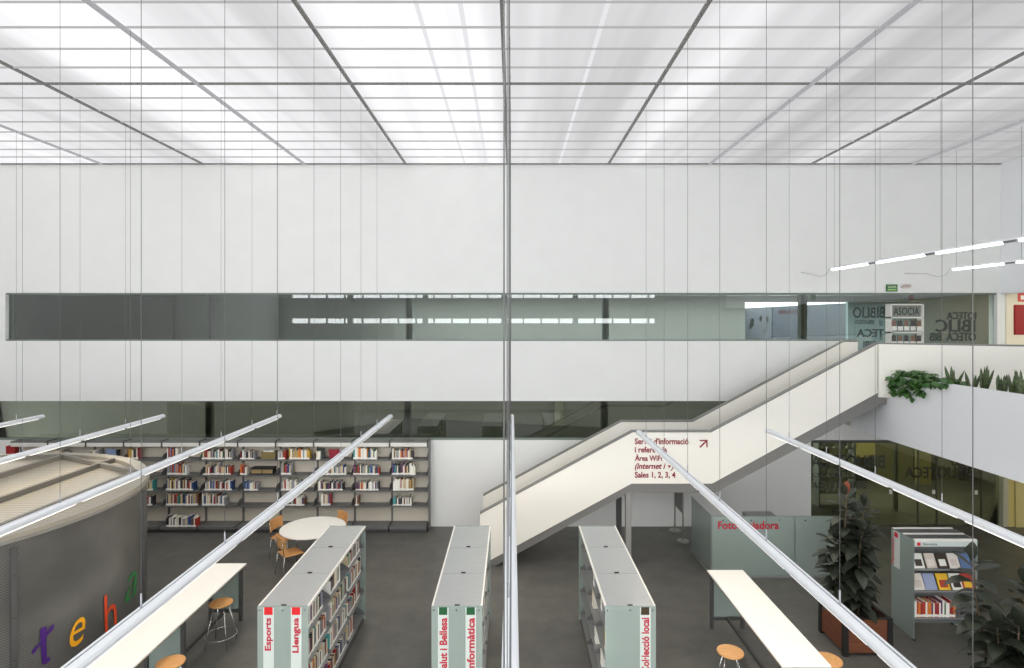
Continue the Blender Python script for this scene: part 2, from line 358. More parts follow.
# room behind ground floor glazing
struct(box('wall_lobby', M_olive, (7.2, 15.1, 18.2, 18.3, 0, 3.1)), 'olive back wall of the lobby behind glazing')
struct(box('ceiling_lobby', mat('lobby_ceiling', (150, 140, 96)), (7.2, 15, YW+.25, 18.3, 2.55, 2.62)))
lb = MB()
for x0, x1 in ((9.0, 9.9), (10.7, 11.3), (12.6, 13.3), (14.0, 14.6)): lb.box(x0, x1, 18.1, 18.2, 0, 2.25)
struct(lb.build('trim_95', M_dolive))
lb = MB(); lb.box(9.6, 9.7, 16.9, 17, 0, 2.55); lb.box(10.05, 10.12, 15.2, 15.3, 0, 2.55); struct(lb.build('trim_96', mat('olive_post', (96, 94, 76))))
lb = MB(); lb.box(10.2, 10.9, 17.4, 17.5, .9, 2.5); lb.box(11.6, 12.0, 16.6, 16.7, .3, 2.3); struct(lb.build('trim_97', mat('olive_yellow_panel', (150, 142, 96))))

# reversed lettering on the glazing
def rev(par, s, px0, px1, py0, py1, Y, m=M_text):
    a = at(px0, py1, Y); b = at(px1, py0, Y); p0 = a-Vector(par.location)
    return text('lettering', s, m, par, p0, (1, 0, 0), (0, 0, 1), b.x-a.x, b.z-a.z, .015, mirror=True, depth=0)
rev(w3, 'BIBLIOTECA', 811, 885, 455, 468, YW+.09)
rev(w3, 'BIBLIOTECA', 811, 842, 473, 477, YW+.09)
rev(w3, 'BIBLIOTECA', 811, 866, 482, 489, YW+.09)
rev(w3, 'TECA', 832, 862, 466, 472, YW+.09)
rev(w3, 'BIBLIOTECA', 905, 974, 467, 478, YW+.09, mat('vinyl_olive', (40, 40, 32)))
rev(w3, 'BIBLIO', 952, 975, 460, 466, YW+.09, MATS['vinyl_olive'])
rev(w1, 'IOTECA', 947, 976.5, 312, 319.5, YW+.09)
rev(w1, 'IBLIC', 936, 975.5, 319.5, 332, YW+.09)
rev(w1, 'OTECA  BIB', 930, 976, 332.5, 341, YW+.09)
rev(w1, 'BIBLIO', 853, 885, 307, 318, YW+.09)
rev(w1, 'BIBLIOTECA', 855, 874, 320, 324, YW+.09)
rev(w1, 'TECA', 857, 884, 329, 337, YW+.09)
rev(w1, 'BIBL', 861, 876, 341, 350, YW+.09)

# lobby notices stuck on the glass
for k, (px, py) in enumerate(((891, 492), (934, 492), (976.5, 492.5))):
    p = at(px, py, YW+.08); o = box('door_sticker', mat('sticker_white', (215, 215, 205)), (p.x-.035, p.x+.035, YW+.085, YW+.095, p.z-.05, p.z+.05))
    tag(o, ('small white square sticker on ground floor glass, %s of three' % ('leftmost', 'middle one', 'rightmost')[k]), 'sticker', 'white stickers on the ground floor glass')
for nm, x0, z0, w, h in (('lobby_rack', 8.15, .35, .9, 1.45),):
    r = empty('magazine_rack', (8.75, 15.6, 0)); tag(r, 'grey magazine rack behind the ground floor glass, beside reversed lettering', 'rack')
    box('frame', M_shelf, (-.5, -.46, 0, .3, 0, 1.75), r); box('frame', M_shelf, (.46, .5, 0, .3, 0, 1.75), r)
    for z in (.35, .75, 1.15, 1.55):
        box('shelf', M_shelf, (-.46, .46, 0, .28, z, z+.02), r)
        for q in range(5):
            b = box('magazine', mat('magazine_pale', (170, 168, 160)), (8.75-.42+q*.175, 8.75-.29+q*.175, 15.62, 15.64, z+.03, z+.27))
            tag(b, 'pale magazine standing in the rack behind ground floor glass', 'magazine', 'pale magazines in the ground floor rack')

# ------------------------------------------------------------------ ceiling-hung linear lights
def lamp(X, yfar, ynear, ystart, step, label, zc=2.985, zceil=ZC-.03, group='long linear pendants hung over the hall', lit=M_louv, cabx=0):
    r = empty('linear_pendant', (X, yfar, zc)); tag(r, label, 'pendant light', group)
    L = yfar-ynear
    pts = [(-.045, -.03), (.045, -.03), (.052, .0), (.046, .02), (.03, .034), (.007, .038), (.007, .03), (-.007, .03), (-.007, .038), (-.03, .034), (-.046, .02), (-.052, 0)]
    MB().prism(pts, 'y', -L, 0).build('housing', M_lamp, r)
    box('cable_slot', M_slot, (-.006, .006, -L+.01, -.01, .026, .0335), r)
    MB().prism([(-.05, -.03), (.05, -.03), (.055, 0), (.03, .037), (-.03, .037), (-.055, 0)], 'y', 0, .02).build('end_cap', mat('end_cap', (205, 208, 214)), r)
    y = -.12
    while y-1.0 > -L:
        box('louvre', lit, (-.032, .032, y-1.02, y, -.045, -.03), r); y -= 1.13
    yy = ystart
    while yy < yfar-.1:
        if yy > ynear+.1:
            ly = yy-yfar
            MB().tube([(cabx, ly, .03), (cabx, ly, zceil-zc)], .0025, 6).build('cable', M_cable, r)
            MB().tube([(cabx, ly, .025), (cabx, ly, .14)], .007, 6).build('cable_grip', mat('grip', (168, 170, 176)), r)
        yy += step
    ld = D.lights.new('pendant_glow', 'AREA'); ld.shape = 'RECTANGLE'; ld.size = .06; ld.size_y = L-.4; ld.energy = PEND; ld.color = (1, .88, .70)
    lo = D.objects.new('lamp_light', ld); COL.objects.link(lo); lo.parent = r; lo.location = (0, -L/2, -.06)
    return r
PEND = 55
lamp(-9.93, 12.25, -2, 4.6, 1.17, 'leftmost long white pendant light, only its tip in view')
lamp(-7.41, 12.3, -2, 4.1, 1.17, 'long white pendant light second from left, over the drum roof')
lamp(-4.94, 12.3, -2, 1.66, 1.17, 'long white pendant light third from left, crossing the drum roof edge')
lamp(-2.57, 12.25, -2, 1.68, 1.17, 'long white pendant light passing over the left high table')
lamp(-.01, 12.3, -2, 1.82, 1.18, 'long white pendant light seen end-on in the middle of the hall', cabx=-.015)
lamp(2.30, 10.5, -2, 1.72, 1.175, 'long white pendant light starting before the stair lettering')
lamp(4.70, 10.62, -2, 1.68, 1.165, 'rightmost long low pendant, crossing in front of the tall plants')
# upper gallery tubes
def gal(X, yfar, z, label):
    r = empty('gallery_tube_light', (X, yfar, z)); tag(r, label, 'pendant light', 'upper gallery tube lights')
    L = 8.0
    MB().prism([(-.03, 0), (.03, 0), (.02, .035), (-.02, .035)], 'y', -L, 0).build('housing', M_lamp, r)
    y = -.08
    while y > -L+1:
        MB().tube([(0, y, -.022), (0, y-1.35, -.022)], .02, 8).build('tube', M_tube, r)
        box('joiner', M_slot, (-.022, .022, y-1.62, y-1.38, -.03, .0), r)
        MB().tube([(0, y-.1, .03), (0, y-.1, ZC-.03-z)], .003, 6).build('cable', M_cable, r)
        y -= 1.65
    MB().tube([(0, 0, .01), (-.06, .05, -.12), (-.16, .15, -.17), (-.28, .35, -.08), (-.36, YW-yfar-.01, -.02)], .006, 6).build('power_cord', mat('cord_grey', (176, 176, 178)), r)
    return r
gal(7.38, 13.46, 6.2, 'lit tube light above upper gallery, longer and left of the two')
gal(9.90, 13.1, 6.17, 'lit tube light above upper gallery, lower and right of the two')

# ------------------------------------------------------------------ staircase
st = empty('staircase', (0, 12.4, 0)); tag(st, 'white staircase with solid parapets, grey stringer and red lettering, climbing right', 'staircase')
st0 = Vector((0, 12.4, 0))
def sp(name, pts, y0, y1, m): return MB().prism(pts, 'y', y0-12.4, y1-12.4).build(name, m, st)
top = [(-.65, 1.07), (2.45, 2.735), (4.05, 2.735), (7.43, 4.53)]
bot = [(7.43, 3.53), (4.07, 1.69), (2.43, 1.69), (-.65, .02)]
sp('parapet', top+bot, 11.8, 11.88, M_stair)
sp('parapet', top+[(7.75, 4.53), (7.75, 3.53)]+bot, 13.0, 13.08, M_stair)
def capping(pts, y0, y1): 
    return sp('handrail', pts+[(x, z+.035) for x, z in pts[::-1]], y0, y1, M_cap)
capping(top, 11.79, 11.9); capping(top+[(7.75, 4.53)], 12.99, 13.09)
s1 = [(7.70, 3.30), (7.52, 3.30), (4.15, 1.5), (2.38, 1.5), (-.65, -.0), (-.65, .02), (2.43, 1.69), (4.07, 1.69), (7.43, 3.53), (7.70, 3.53)]
s1[4] = (-.35, 0.0)
sp('stringer', s1, 11.83, 13.06, M_string)
for i in range(10):
    x0 = -.55+i*.3; z = (i+1)*.172
    sp('step', [(x0, z-.16), (x0+.32, z-.16), (x0+.32, z), (x0, z)], 11.9, 12.98, mat('step_grey', (120, 119, 116)))
    x0 = 4.1+i*.335; z = 1.72+(i+1)*.173
    sp('step', [(x0, z-.16), (x0+.35, z-.16), (x0+.35, z), (x0, z)], 11.9, 12.98, MATS['step_grey'])
sp('landing', [(2.43, 1.6), (4.1, 1.6), (4.1, 1.72), (2.43, 1.72)], 11.9, 12.98, MATS['step_grey'])
sp('column', [(2.33, 0), (2.44, 0), (2.44, 1.5), (2.33, 1.5)], 11.86, 11.98, mat('column_grey', (150, 148, 144)))
sp('column', [(2.33, 0), (2.44, 0), (2.44, 1.5), (2.33, 1.5)], 12.9, 13.0, M_dsteel)
def stext(s, px0, px1, py0, py1, m=M_dred, shear=0):
    a = at(px0, py1, 11.79); b = at(px1, py0, 11.79)
    text('lettering', s, m, st, a-st0, (1, 0, 0), (0, 0, 1), b.x-a.x, b.z-a.z, .028, shear=shear)
stext("Servei d'informació", 634.8, 688.5, 438.0, 444.4)
stext('i referència', 634.8, 667, 446.6, 452.6)
stext('Àrea WiFi', 634.8, 662, 454.0, 461.0)
stext('(internet i +)', 634.8, 674, 463.0, 470.8, shear=.3)
stext('Sales 1, 2, 3, 4', 634.8, 675.5, 471.8, 478.8)
ar = MB(); A = at(703.6, 443.8, 11.79)-st0; s = .085
def P(x, z): return (A.x+x*s, A.z+z*s)
ar.prism([P(-.95, .95), P(-.95, .65), P(.4, .65), P(-1, -.72), P(-.75, -.97), P(.65, .4), P(.65, -.85), P(.95, -.85), P(.95, .95)], 'y', A.y-.002, A.y+.002)
ar.build('arrow', M_dred, st)

# walkway floor at the head of the stair
struct(box('trim_98', M_string, (7.45, 7.72, 11.9, 14.1, 3.3, 3.45)))

# ------------------------------------------------------------------ books
BC = [(150, 40, 44), (176, 60, 44), (44, 70, 120), (60, 96, 150), (226, 220, 206), (240, 238, 230), (38, 38, 42), (58, 54, 60), (200, 160, 60), (214, 124, 50), (60, 100, 70), (120, 80, 60), (110, 64, 100), (150, 150, 154), (70, 150, 150), (204, 186, 150)]
BN = ['dark red', 'brick red', 'navy', 'blue', 'cream', 'white', 'black', 'charcoal', 'mustard', 'orange', 'green', 'brown', 'purple', 'grey', 'teal', 'beige']
BW = [3, 2, 2, 1, 8, 7, 5, 6, 1, 1, 1, 4, 1, 6, 1, 7]
BM = [mat('cover_'+BN[i].replace(' ', '_'), BC[i], .5) for i in range(16)]
def mk_mesh(fn, mats):
    b = MB(); fn(b); me = D.meshes.new('book'); bmesh.ops.recalc_face_normals(b.bm, faces=b.bm.faces); b.bm.to_mesh(me); b.bm.free()
    for m in mats: me.materials.append(m)
    return me
def cover_fn(b): b.prism([(-.5, 0), (.5, 0), (.5, 1), (.4, 1), (.4, .03), (-.4, .03), (-.4, 1), (-.5, 1)], 'z', 0, 1)
COVER = [mk_mesh(cover_fn, [m]) for m in BM]
PAGES = mk_mesh(lambda b: b.box(-.4, .4, .03, .97, .02, .97), [M_page]); PAGES.name = 'pages'
SLAB = mk_mesh(lambda b: b.box(-.5, .5, -.012, 0, .05, .2), [M_lab]); SLAB.name = 'spine_label'
def full_fn(b):
    cover_fn(b); b.mi = 1; b.box(-.4, .4, .03, .97, .02, .97); b.mi = 2; b.box(-.5, .5, -.01, 0, .04, .2)
FULL = [mk_mesh(full_fn, [m, M_page, M_lab]) for m in BM]
BOOKS = []   # (size, kind, loc, rz, lean, dims, col, label, group)
ORD = ['first', 'second', 'third', 'fourth', 'fifth', 'sixth', 'seventh', 'eighth', 'ninth', 'tenth', '11th', '12th', '13th', '14th', '15th', '16th', '17th', '18th', '19th', '20th']
def ordn(n): return ORD[n] if n < 20 else '%d%s' % (n+1, 'st' if (n+1) % 10 == 1 and n > 20 else 'nd' if (n+1) % 10 == 2 and n > 20 else 'rd' if (n+1) % 10 == 3 and n > 20 else 'th')
def run(p0, d, length, face, hmin, hmax, tmin, tmax, lab, group, near, palette=None, maxn=999):
    """books along unit d from p0; face = rotation so that local -Y (spine) points outward"""
    pos = 0; n = 0
    pal = random.random(); hb = random.uniform(hmin, hmax)
    while pos < length-.01 and n < maxn:
        t = random.uniform(tmin, tmax); h = min(hmax, max(hmin, hb+random.uniform(-.04, .04)))
        ci = random.choices(range(16), BW)[0] if not palette else random.choice(palette)
        dd = random.uniform(.14, .19)
        q = Vector(p0)+Vector(d)*(pos+t/2)
        lean = 0
        BOOKS.append([h*t**.5/q.y, near, q, face, lean, (t*.96, dd, h), ci, lab % (BN[ci], ordn(n)), group])
        pos += t; n += 1
        if random.random() < .05: hb = random.uniform(hmin, hmax)

# ------------------------------------------------------------------ gondola bookcases
def gondola(X0, signs, label, books, bookside, nm):
    Y0, Y1, W, HT = 6.95, 9.68, .61, 1.585
    g = empty('library_bookcase', (X0, Y0, 0)); tag(g, label, 'bookcase', None)
    L = Y1-Y0
    box('end_panel', M_frost, (0, W, 0, .012, .03, 1.59), g); box('end_panel', M_frost, (0, W, L-.012, L, .03, 1.59), g)
    box('plinth', M_dsteel, (.03, W-.03, .03, L-.03, .0, .11), g)
    for k in range(3):
        y0 = .014+k*(L-.028)/3; y1 = y0+(L-.028)/3-.006
        box('top_panel', M_top, (.02, W-.02, y0, y1, HT-.02, HT), g)
        MB().tube([(W/2-.03, y0+.012, HT+.004), (W/2+.03, y0+.012, HT+.004)], .012, 6).build('clip', M_black, g)
    box('edge_trim', M_trim, (0, .02, .013, L-.013, HT-.03, HT+.006), g); box('edge_trim', M_trim, (W-.02, W, .013, L-.013, HT-.03, HT+.006), g)
    box('back_panel', M_shelf, (W/2-.012, W/2+.012, .02, L-.02, .11, HT-.02), g)
    for k in range(4):
        y = .03+k*(L-.09)/3
        box('upright', M_steel, (W/2-.03, W/2+.03, y, y+.03, .0, HT-.02), g)
        for z in (.13, .5, .87, 1.24):
            for s in (0, 1):
                x0, x1 = (.02, W/2-.012) if s == 0 else (W/2+.012, W-.02)
                MB().prism([(x0 if s == 0 else x1, z), (x1 if s == 0 else x0, z), (x1 if s == 0 else x0, z+.14), ((x0+x1)/2, z+.13), (x0 if s == 0 else x1, z+.04)], 'y', y+.012, y+.017).build('shelf_bracket', M_shelf, g)
    for k in range(3):
        y0 = .04+k*(L-.06)/3; y1 = y0+(L-.06)/3-.02
        for z in (.13, .5, .87, 1.24):
            for x0, x1 in ((.02, W/2-.014), (W/2+.014, W-.02)):
                box('shelf', M_steel, (x0, x1, y0, y1, z-.02, z), g)
    for (x, s, sq, ztext) in signs:
        s_ = box('sign_strip', M_strip, (x-.012, x+.115, -.004, -.001, .5, 1.575), g)
        box('colour_square', sq, (x, x+.1, -.008, -.004, 1.49, 1.58), s_)
        text('lettering', s, M_red, s_, (x+(.10 if s not in ('Esports', 'Llengua') else .105), -.006, ztext), (0, 0, 1), (-1, 0, 0), 1.455-ztext, .095 if s == 'Salut i Bellesa' or s == 'Informàtica' or 'local' in s else .1, .034)
    for x in (.03, .3, .57):
        for yy in (-.004,): MB().prism([(x+.012*math.cos(a*.785), 1.545+.012*math.sin(a*.785)) for a in range(8)], 'y', -.008, 0).build('screw', M_chrome, g)
    for x in (.05, W-.05):
        for y in (.06, L-.06): MB().disc(x, y, 0, .03, .025, 12).build('foot', M_black, g)
    # books: list of (level z, bay, start fraction, length m)
    for (lv, bay, st_, ln) in books:
        z = (.13, .5, .87, 1.24)[lv]; y0 = Y0+.05+bay*(L-.06)/3+st_
        ln = min(ln, (L-.06)/3-.05-st_)
        x = X0+W-.05 if bookside > 0 else X0+.05
        nmz = ('bottom', 'lower middle', 'upper middle', 'top')[lv]; nb_ = ('near', 'middle', 'far')[bay]
        if nm == 'collection': run((x, y0, z), (0, 1, 0), ln, -math.pi/2, .2, .25, .02, .05, '%s book, %s from near end, '+nmz+' shelf, '+nb_+' bay, '+nm+' bookcase', 'books in the collection bookcase', True, [5, 4, 5, 13, 8])
        else: run((x, y0, z), (0, 1, 0), ln, math.pi/2, .19, .29, .018, .04, '%s book, %s from near end, '+nmz+' shelf, '+nb_+' bay, '+nm+' bookcase', 'books in the '+nm+' bookcase', True)
    return g
full = []
for lv in range(4):
    for bay in range(3): full.append((lv, bay, 0.01, random.uniform(.55, .8)))
b1 = [(3,0,.01,.62),(3,1,.05,.45),(3,2,.0,.7),(2,0,.01,.75),(2,1,.02,.8),(2,2,.0,.75),(1,0,.01,.8),(1,1,.02,.83),(1,2,.0,.7),(0,0,.01,.83),(0,1,.02,.8),(0,2,.0,.3)]
gondola(-3.05, [(.083, 'Esports', M_redsq, 1.06), (.414, 'Llengua', M_redsq, 1.035)], 'low double-sided bookcase with aluminium top, glass end signed Esports and Llengua', b1, 1, 'Llengua')
gondola(-.965, [(.09, 'Salut i Bellesa', M_greensq, .80), (.42, 'Informàtica', M_greensq, .82)], 'low double-sided bookcase with glass end signed Salut i Bellesa and Informàtica', full, 1, 'Informàtica')
gondola(1.115, [(.43, 'Col·lecció local', M_darksq, .80)], 'low bookcase with bare left shelves and glass end signed Col·lecció local', [(3,1,.3,.12),(2,1,.45,.1),(3,0,.5,.1),(1,1,.2,.1),(2,0,.25,.07),(1,0,.55,.1)], -1, 'collection')

# ------------------------------------------------------------------ wall shelving
XS = -2.0; BWD = .9; NB = 11
ZS = [.16, .61, .97, 1.34, 1.71]
for k in range(NB):
    x1 = XS-k*BWD; x0 = x1-BWD
    s = empty('wall_shelving_unit', ((x0+x1)/2, 13.9, 0))
    tag(s, ('grey metal wall shelving bay, %s from the right end' % (ordn(k) if k else 'first')), 'shelving', 'wall shelving bays along the back wall')
    hw = BWD/2
    box('back_panel', mat('shelf_back_cream', (206, 198, 184), .7), (-hw+.02, hw-.02, .15, .17, .1, 2.05), s)
    box('upright', M_shelf, (hw-.02, hw+.018, .12, .17, 0, 2.14), s)
    if k == NB-1: box('upright', M_shelf, (-hw, -hw+.03, .12, .17, 0, 2.14), s)
    for z in ZS[1:]:
        box('shelf', M_shelf, (-hw+.02, hw-.02, -.15, .14, z-.03, z), s)
        MB().prism([(-.15, z-.03), (.14, z-.03), (.14, z+.13), (-.05, z+.11), (-.15, z+.02)], 'x', hw-.02, hw-.014).build('shelf_bracket', M_shelf, s)
    box('shelf', M_shelf, (-hw+.02, hw-.02, -.28, .14, .1, .16), s)
    box('plinth', M_dsteel, (-hw+.02, hw-.02, -.2, .1, .0, .1), s)
    box('label_rail', M_trim, (-hw+.02, hw-.02, -.16, -.13, 2.02, 2.11), s)
    box('canopy', M_shelf, (-hw+.01, hw-.01, -.16, .15, 2.11, 2.14), s)
    MB().prism([(-.17, 2.0), (.12, 2.0), (.12, 2.16), (-.17, 2.16)], 'x', hw-.015, hw+.01).build('canopy_bracket', M_dsteel, s)
    if k == 0: box('side_panel', M_shelf, (hw+.018, hw+.03, -.16, .15, .02, 2.14), s)
    if k < 2: MB().disc(.1, -.285, .2, .205, .02, 10).build('lock', M_chrome, s) if False else None
ROWS = {4: [(52,66),(90,99),(106,116),(127,138),(167,178),(197,232),(240,254),(278,285),(289,309),(316,320),(353,377),(392,413)],
        3: [(167,186),(203,230),(240,246),(281,291),(324,345),(353,379),(392,415)],
        2: [(147,153),(166,193),(204,231),(244,258),(281,301),(318,343),(356,379),(393,413)],
        1: [(147,152),(166,197),(202,225),(284,304),(321,330),(355,359),(393,411)],
        0: [(166,200)]}
PAL = {('4', 353): [14, 2, 9, 10, 5, 4, 5], ('4', 289): [5, 5, 6, 8, 8, 9, 13]}
RN = ['bottom', 'fourth', 'third', 'second', 'top']
for rw, L in ROWS.items():
    for (a, b) in L:
        Yb = 13.62 if rw == 0 else 13.77
        xa = (a-512)*Yb/F; xb = (b-512)*Yb/F
        bay = int((XS-(xa+xb)/2)/BWD)
        # keep the run inside one bay
        lo, hi = XS-(bay+1)*BWD+.03, XS-bay*BWD-.03
        if xa < lo: xa = lo
        ln = min(xb, hi)-xa
        run((xa, Yb, ZS[rw]), (1, 0, 0), ln, 0, .18, .28, .02, .042, '%s book, %s from left on the '+RN[rw]+' shelf, bay '+ordn(bay)+' from right', 'books on the back wall shelving', False, PAL.get((str(rw), a)))
# boxes, stands and bookends among the shelves
def pl(px, py, Y): v = at(px, py, Y); return v
o = MB().box(-.17, .17, 0, .2, 0, .17).build('storage_box', mat('olive_box', (128, 112, 70)), loc=(pl(268, 459, 13.8).x, 13.8, 1.71)); tag(o, 'olive brown box on the top wall shelf, right of a grey book row', 'box')
box('lid', M_lab, (-.12, .12, .01, .19, .17, .2), o)
for px, rw, nm in ((256, 3, 'left'), (267, 3, 'right')):
    o = MB().box(-.13, .13, 0, .2, 0, .16).build('storage_box', M_black, loc=(pl(px+.5, 1, 13.8).x, 13.8, ZS[rw])); tag(o, 'dark box on the second wall shelf, '+nm+' of a pair', 'box')
    box('lid', mat('box_tan', (150, 130, 90)), (-.12, .12, -.005, 0, .03, .12), o)
o = MB().prism([(-.11, 0), (.11, 0), (.13, .22), (-.13, .22)], 'y', 0, .03).build('red_display_book', M_dred, loc=(pl(334, 1, 13.8).x, 13.8, 1.72)); tag(o, 'red book standing cover-out on the top wall shelf', 'book'); o.name = 'display_book'
o = MB().box(-.1, .1, 0, .03, 0, .24).build('display_book', M_text, loc=(pl(317.5, 1, 13.8).x+.06, 13.84, 1.72)); tag(o, 'dark book standing cover-out left of the red one, top shelf', 'book')
o = MB().box(-.12, .12, 0, .03, 0, .24).build('display_book', mat('cover_pale_blue', (120, 136, 170)), loc=(pl(112, 1, 13.8).x, 13.75, 1.72)); tag(o, 'pale blue book standing cover-out above the drum roof', 'book')
for px, lb_ in ((7.5, 'red box mounted low on the wall at the far left edge'),):
    v = at(px, 451, 13.9); o = box('fire_alarm_box', M_ired, (v.x-.11, v.x+.11, 13.98, YW, v.z-.1, v.z+.1)); tag(o, lb_, 'alarm box')
v = at(28, 448, 13.8); o = MB().box(-.07, .07, 0, .15, 0, .2).build('red_file_box', M_redsq, loc=(v.x, 13.8, 1.71)); o.name = 'file_box'; tag(o, 'red file box on the top shelf near the left edge', 'box')

# ------------------------------------------------------------------ Novetats display unit
N = empty('display_bookcase', (6.28, 9.07, 0)); tag(N, 'display bookcase with glass side signed Novetats, beside the rubber plants', 'bookcase')
Wn, Dn, Hn = 1.0, .53, 1.58
box('side_panel', M_frost, (0, .014, 0, Dn, .03, Hn), N); box('side_panel', M_frost, (Wn-.014, Wn, 0, Dn, .03, Hn), N)
box('back_panel', M_shelf, (.02, Wn-.02, Dn/2-.01, Dn/2+.01, .15, Hn-.03), N)
box('top_panel', M_dsteel, (.02, Wn-.02, .03, Dn-.03, Hn-.02, Hn-.005), N)
box('top_rail', M_trim, (.014, Wn-.014, 0, .035, Hn-.02, Hn+.01), N); box('top_rail', M_trim, (.014, Wn-.014, Dn-.035, Dn, Hn-.02, Hn+.01), N); box('top_rail', M_trim, (.014, Wn-.014, Dn/2-.02, Dn/2+.02, Hn-.02, Hn+.008), N)
hb = box('header', M_strip, (.014, Wn-.014, -.01, 0, Hn-.1, Hn-.02), N)
box('colour_square', M_redsq, (.05, .1, -.014, -.01, Hn-.085, Hn-.035), hb)
text('lettering', 'Novetats', M_text, hb, (.14, -.012, Hn-.08), (1, 0, 0), (0, 0, 1), .22, .04, .01)
ss = box('sign_strip', M_strip, (-.004, -.001, Dn-.21, Dn-.06, .98, Hn-.02), N)
box('colour_square', mat('crimson', (190, 24, 60)), (-.008, -.004, Dn-.17, Dn-.08, Hn-.11, Hn-.03), ss)
text('lettering', 'Novetats', MATS['crimson'], ss, (-.006, Dn-.085, 1.02), (0, 0, 1), (0, 1, 0), .42, .085, .012)
# the strip is read from outside (left): up vector faces away from reader's left
box('foot', M_black, (.0, .03, 0, .04, 0, .03), N); box('foot', M_black, (.0, .03, Dn-.04, Dn, 0, .03), N); box('foot', M_black, (Wn-.03, Wn, 0, .04, 0, .03), N); box('foot', M_black, (Wn-.03, Wn, Dn-.04, Dn, 0, .03), N)
for z in (.36, .78, 1.12): box('shelf', M_steel, (.02, Wn-.02, .0, Dn/2-.01, z-.02, z), N)
PB = [mat('pb_%d' % i, c_, .4) for i, c_ in enumerate([(222, 222, 214), (200, 190, 180), (60, 50, 44), (150, 160, 190), (226, 180, 50), (214, 208, 200), (170, 60, 50), (90, 110, 150)])]
PBN = ['white', 'pale grey', 'black', 'light blue', 'yellow', 'off-white', 'red', 'slate blue']
def disp(x, z, ci, w=.16, h=.22, row=''):
    o = MB().box(-w/2, w/2, 0, .015, 0, h).build('magazine', PB[ci], loc=(6.28+x, 9.1, z)); o.rotation_euler = (-.45, 0, random.uniform(-.05, .05))
    tag(o, PBN[ci]+' magazine lying face-out on the '+row+' shelf of the Novetats display', 'magazine', 'magazines shown face-out in the Novetats display')
    box('cover_picture', PB[(ci*3+2) % 8], (-w*.33, w*.33, -.002, 0, h*.15, h*.6), o)
for x, ci in ((.12, 0), (.32, 1), (.5, 2), (.68, 5), (.86, 7)): disp(x, 1.125, ci, row='upper')
for x, ci in ((.12, 5), (.31, 3), (.52, 4), (.73, 0), (.9, 6)): disp(x, .785, ci, .18, .24, row='middle')
run((6.31, 9.09, .36), (1, 0, 0), .62, 0, .22, .3, .022, .04, '%s book, %s from left on the lowest shelf of the Novetats display', 'books on the lowest Novetats shelf', True, [5, 4, 1, 9, 10, 12, 6, 5, 0, 14])

# ------------------------------------------------------------------ link books
BOOKS.sort(key=lambda b: -b[0])
for k, (sz, near, q, rz, lean, dims, ci, lab, grp) in enumerate(BOOKS[:298]):
    if near:
        o = D.objects.new('book', COVER[ci]); COL.objects.link(o)
        for me, nm in ((PAGES, 'pages'), (SLAB, 'spine_label')):
            c_ = D.objects.new(nm, me); COL.objects.link(c_); c_.parent = o
    else:
        o = D.objects.new('book', FULL[ci]); COL.objects.link(o)
    o.location = q; o.rotation_euler = (0, lean, rz); o.scale = dims
    tag(o, lab.replace('bay first from right', 'rightmost bay'), 'book', grp)
rest = MB(); used = BM+[M_page, M_lab]
for (sz, near, q, rz, lean, dims, ci, lab, grp) in BOOKS[298:]:
    t, d, h = dims
    def bx(x0, x1, y0, y1, z0, z1, mi):
        rest.mi = mi
        R = Matrix.Rotation(rz, 4, 'Z'); v0 = len(rest.bm.verts)
        rest.box(x0, x1, y0, y1, z0, z1); rest.bm.verts.ensure_lookup_table()
        for v in rest.bm.verts[v0:]: v.co = (R @ v.co)+q
    bx(-t/2, t/2, 0, d, 0, h, ci); bx(-t*.4, t*.4, .004, d-.005, h-.006, h+.001, 16); bx(-t/2, t/2, -.003, 0, h*.04, h*.2, 17)
if len(BOOKS) > 298:
    o = rest.build('books', used); tag(o, 'the many smaller distant books filling the grey library shelves', 'books', kind='stuff')
print('BOOKS', len(BOOKS))

# ------------------------------------------------------------------ drum
DC = Vector((-8.6, 8.1, 0)); DR = 2.97; DZ = 2.49
dr = empty('round_pavilion', DC); tag(dr, 'round perforated metal room with pale corrugated roof and coloured letters', 'pavilion')
b = MB(); n = 96
for k in range(n):
    a0, a1 = 2*math.pi*k/n, 2*math.pi*(k+1)/n
    f = b.bm.faces.new([b.bm.verts.new((DR*math.cos(a), DR*math.sin(a), z)) for a, z in ((a0, 0), (a1, 0), (a1, DZ-.05), (a0, DZ-.05))]); f.smooth = True
bmesh.ops.remove_doubles(b.bm, verts=b.bm.verts, dist=.001); b.build('curved_wall', M_perf, dr)
MB().disc(0, 0, DZ-.12, DZ-.06, DR-.02, 96).build('roof', M_roof, dr)
def ring(r0, r1, z0, z1, name, m):
    b = MB(); n = 96
    for k in range(n):
        a0, a1 = 2*math.pi*k/n, 2*math.pi*(k+1)/n
        c0, s0, c1, s1 = math.cos(a0), math.sin(a0), math.cos(a1), math.sin(a1)
        b.quad([(r0*c0, r0*s0, z1), (r1*c0, r1*s0, z1), (r1*c1, r1*s1, z1), (r0*c1, r0*s1, z1)])
        b.quad([(r1*c0, r1*s0, z0), (r1*c1, r1*s1, z0), (r1*c1, r1*s1, z1), (r1*c0, r1*s0, z1)])
        b.quad([(r0*c0, r0*s0, z0), (r0*c0, r0*s0, z1), (r0*c1, r0*s1, z1), (r0*c1, r0*s1, z0)])
        b.quad([(r0*c0, r0*s0, z0), (r0*c1, r0*s1, z0), (r1*c1, r1*s1, z0), (r1*c0, r1*s0, z0)])
    bmesh.ops.remove_doubles(b.bm, verts=b.bm.verts, dist=.0005); return b.build(name, m, dr)
ring(DR-.16, DR+.02, DZ-.06, DZ, 'roof_rim', mat('roof_rim', (160, 154, 142), .4, .2)); ring(DR-.06, DR+.035, DZ-.09, DZ-.05, 'roof_rim', mat('roof_rim_low', (150, 148, 142), .4, .4))
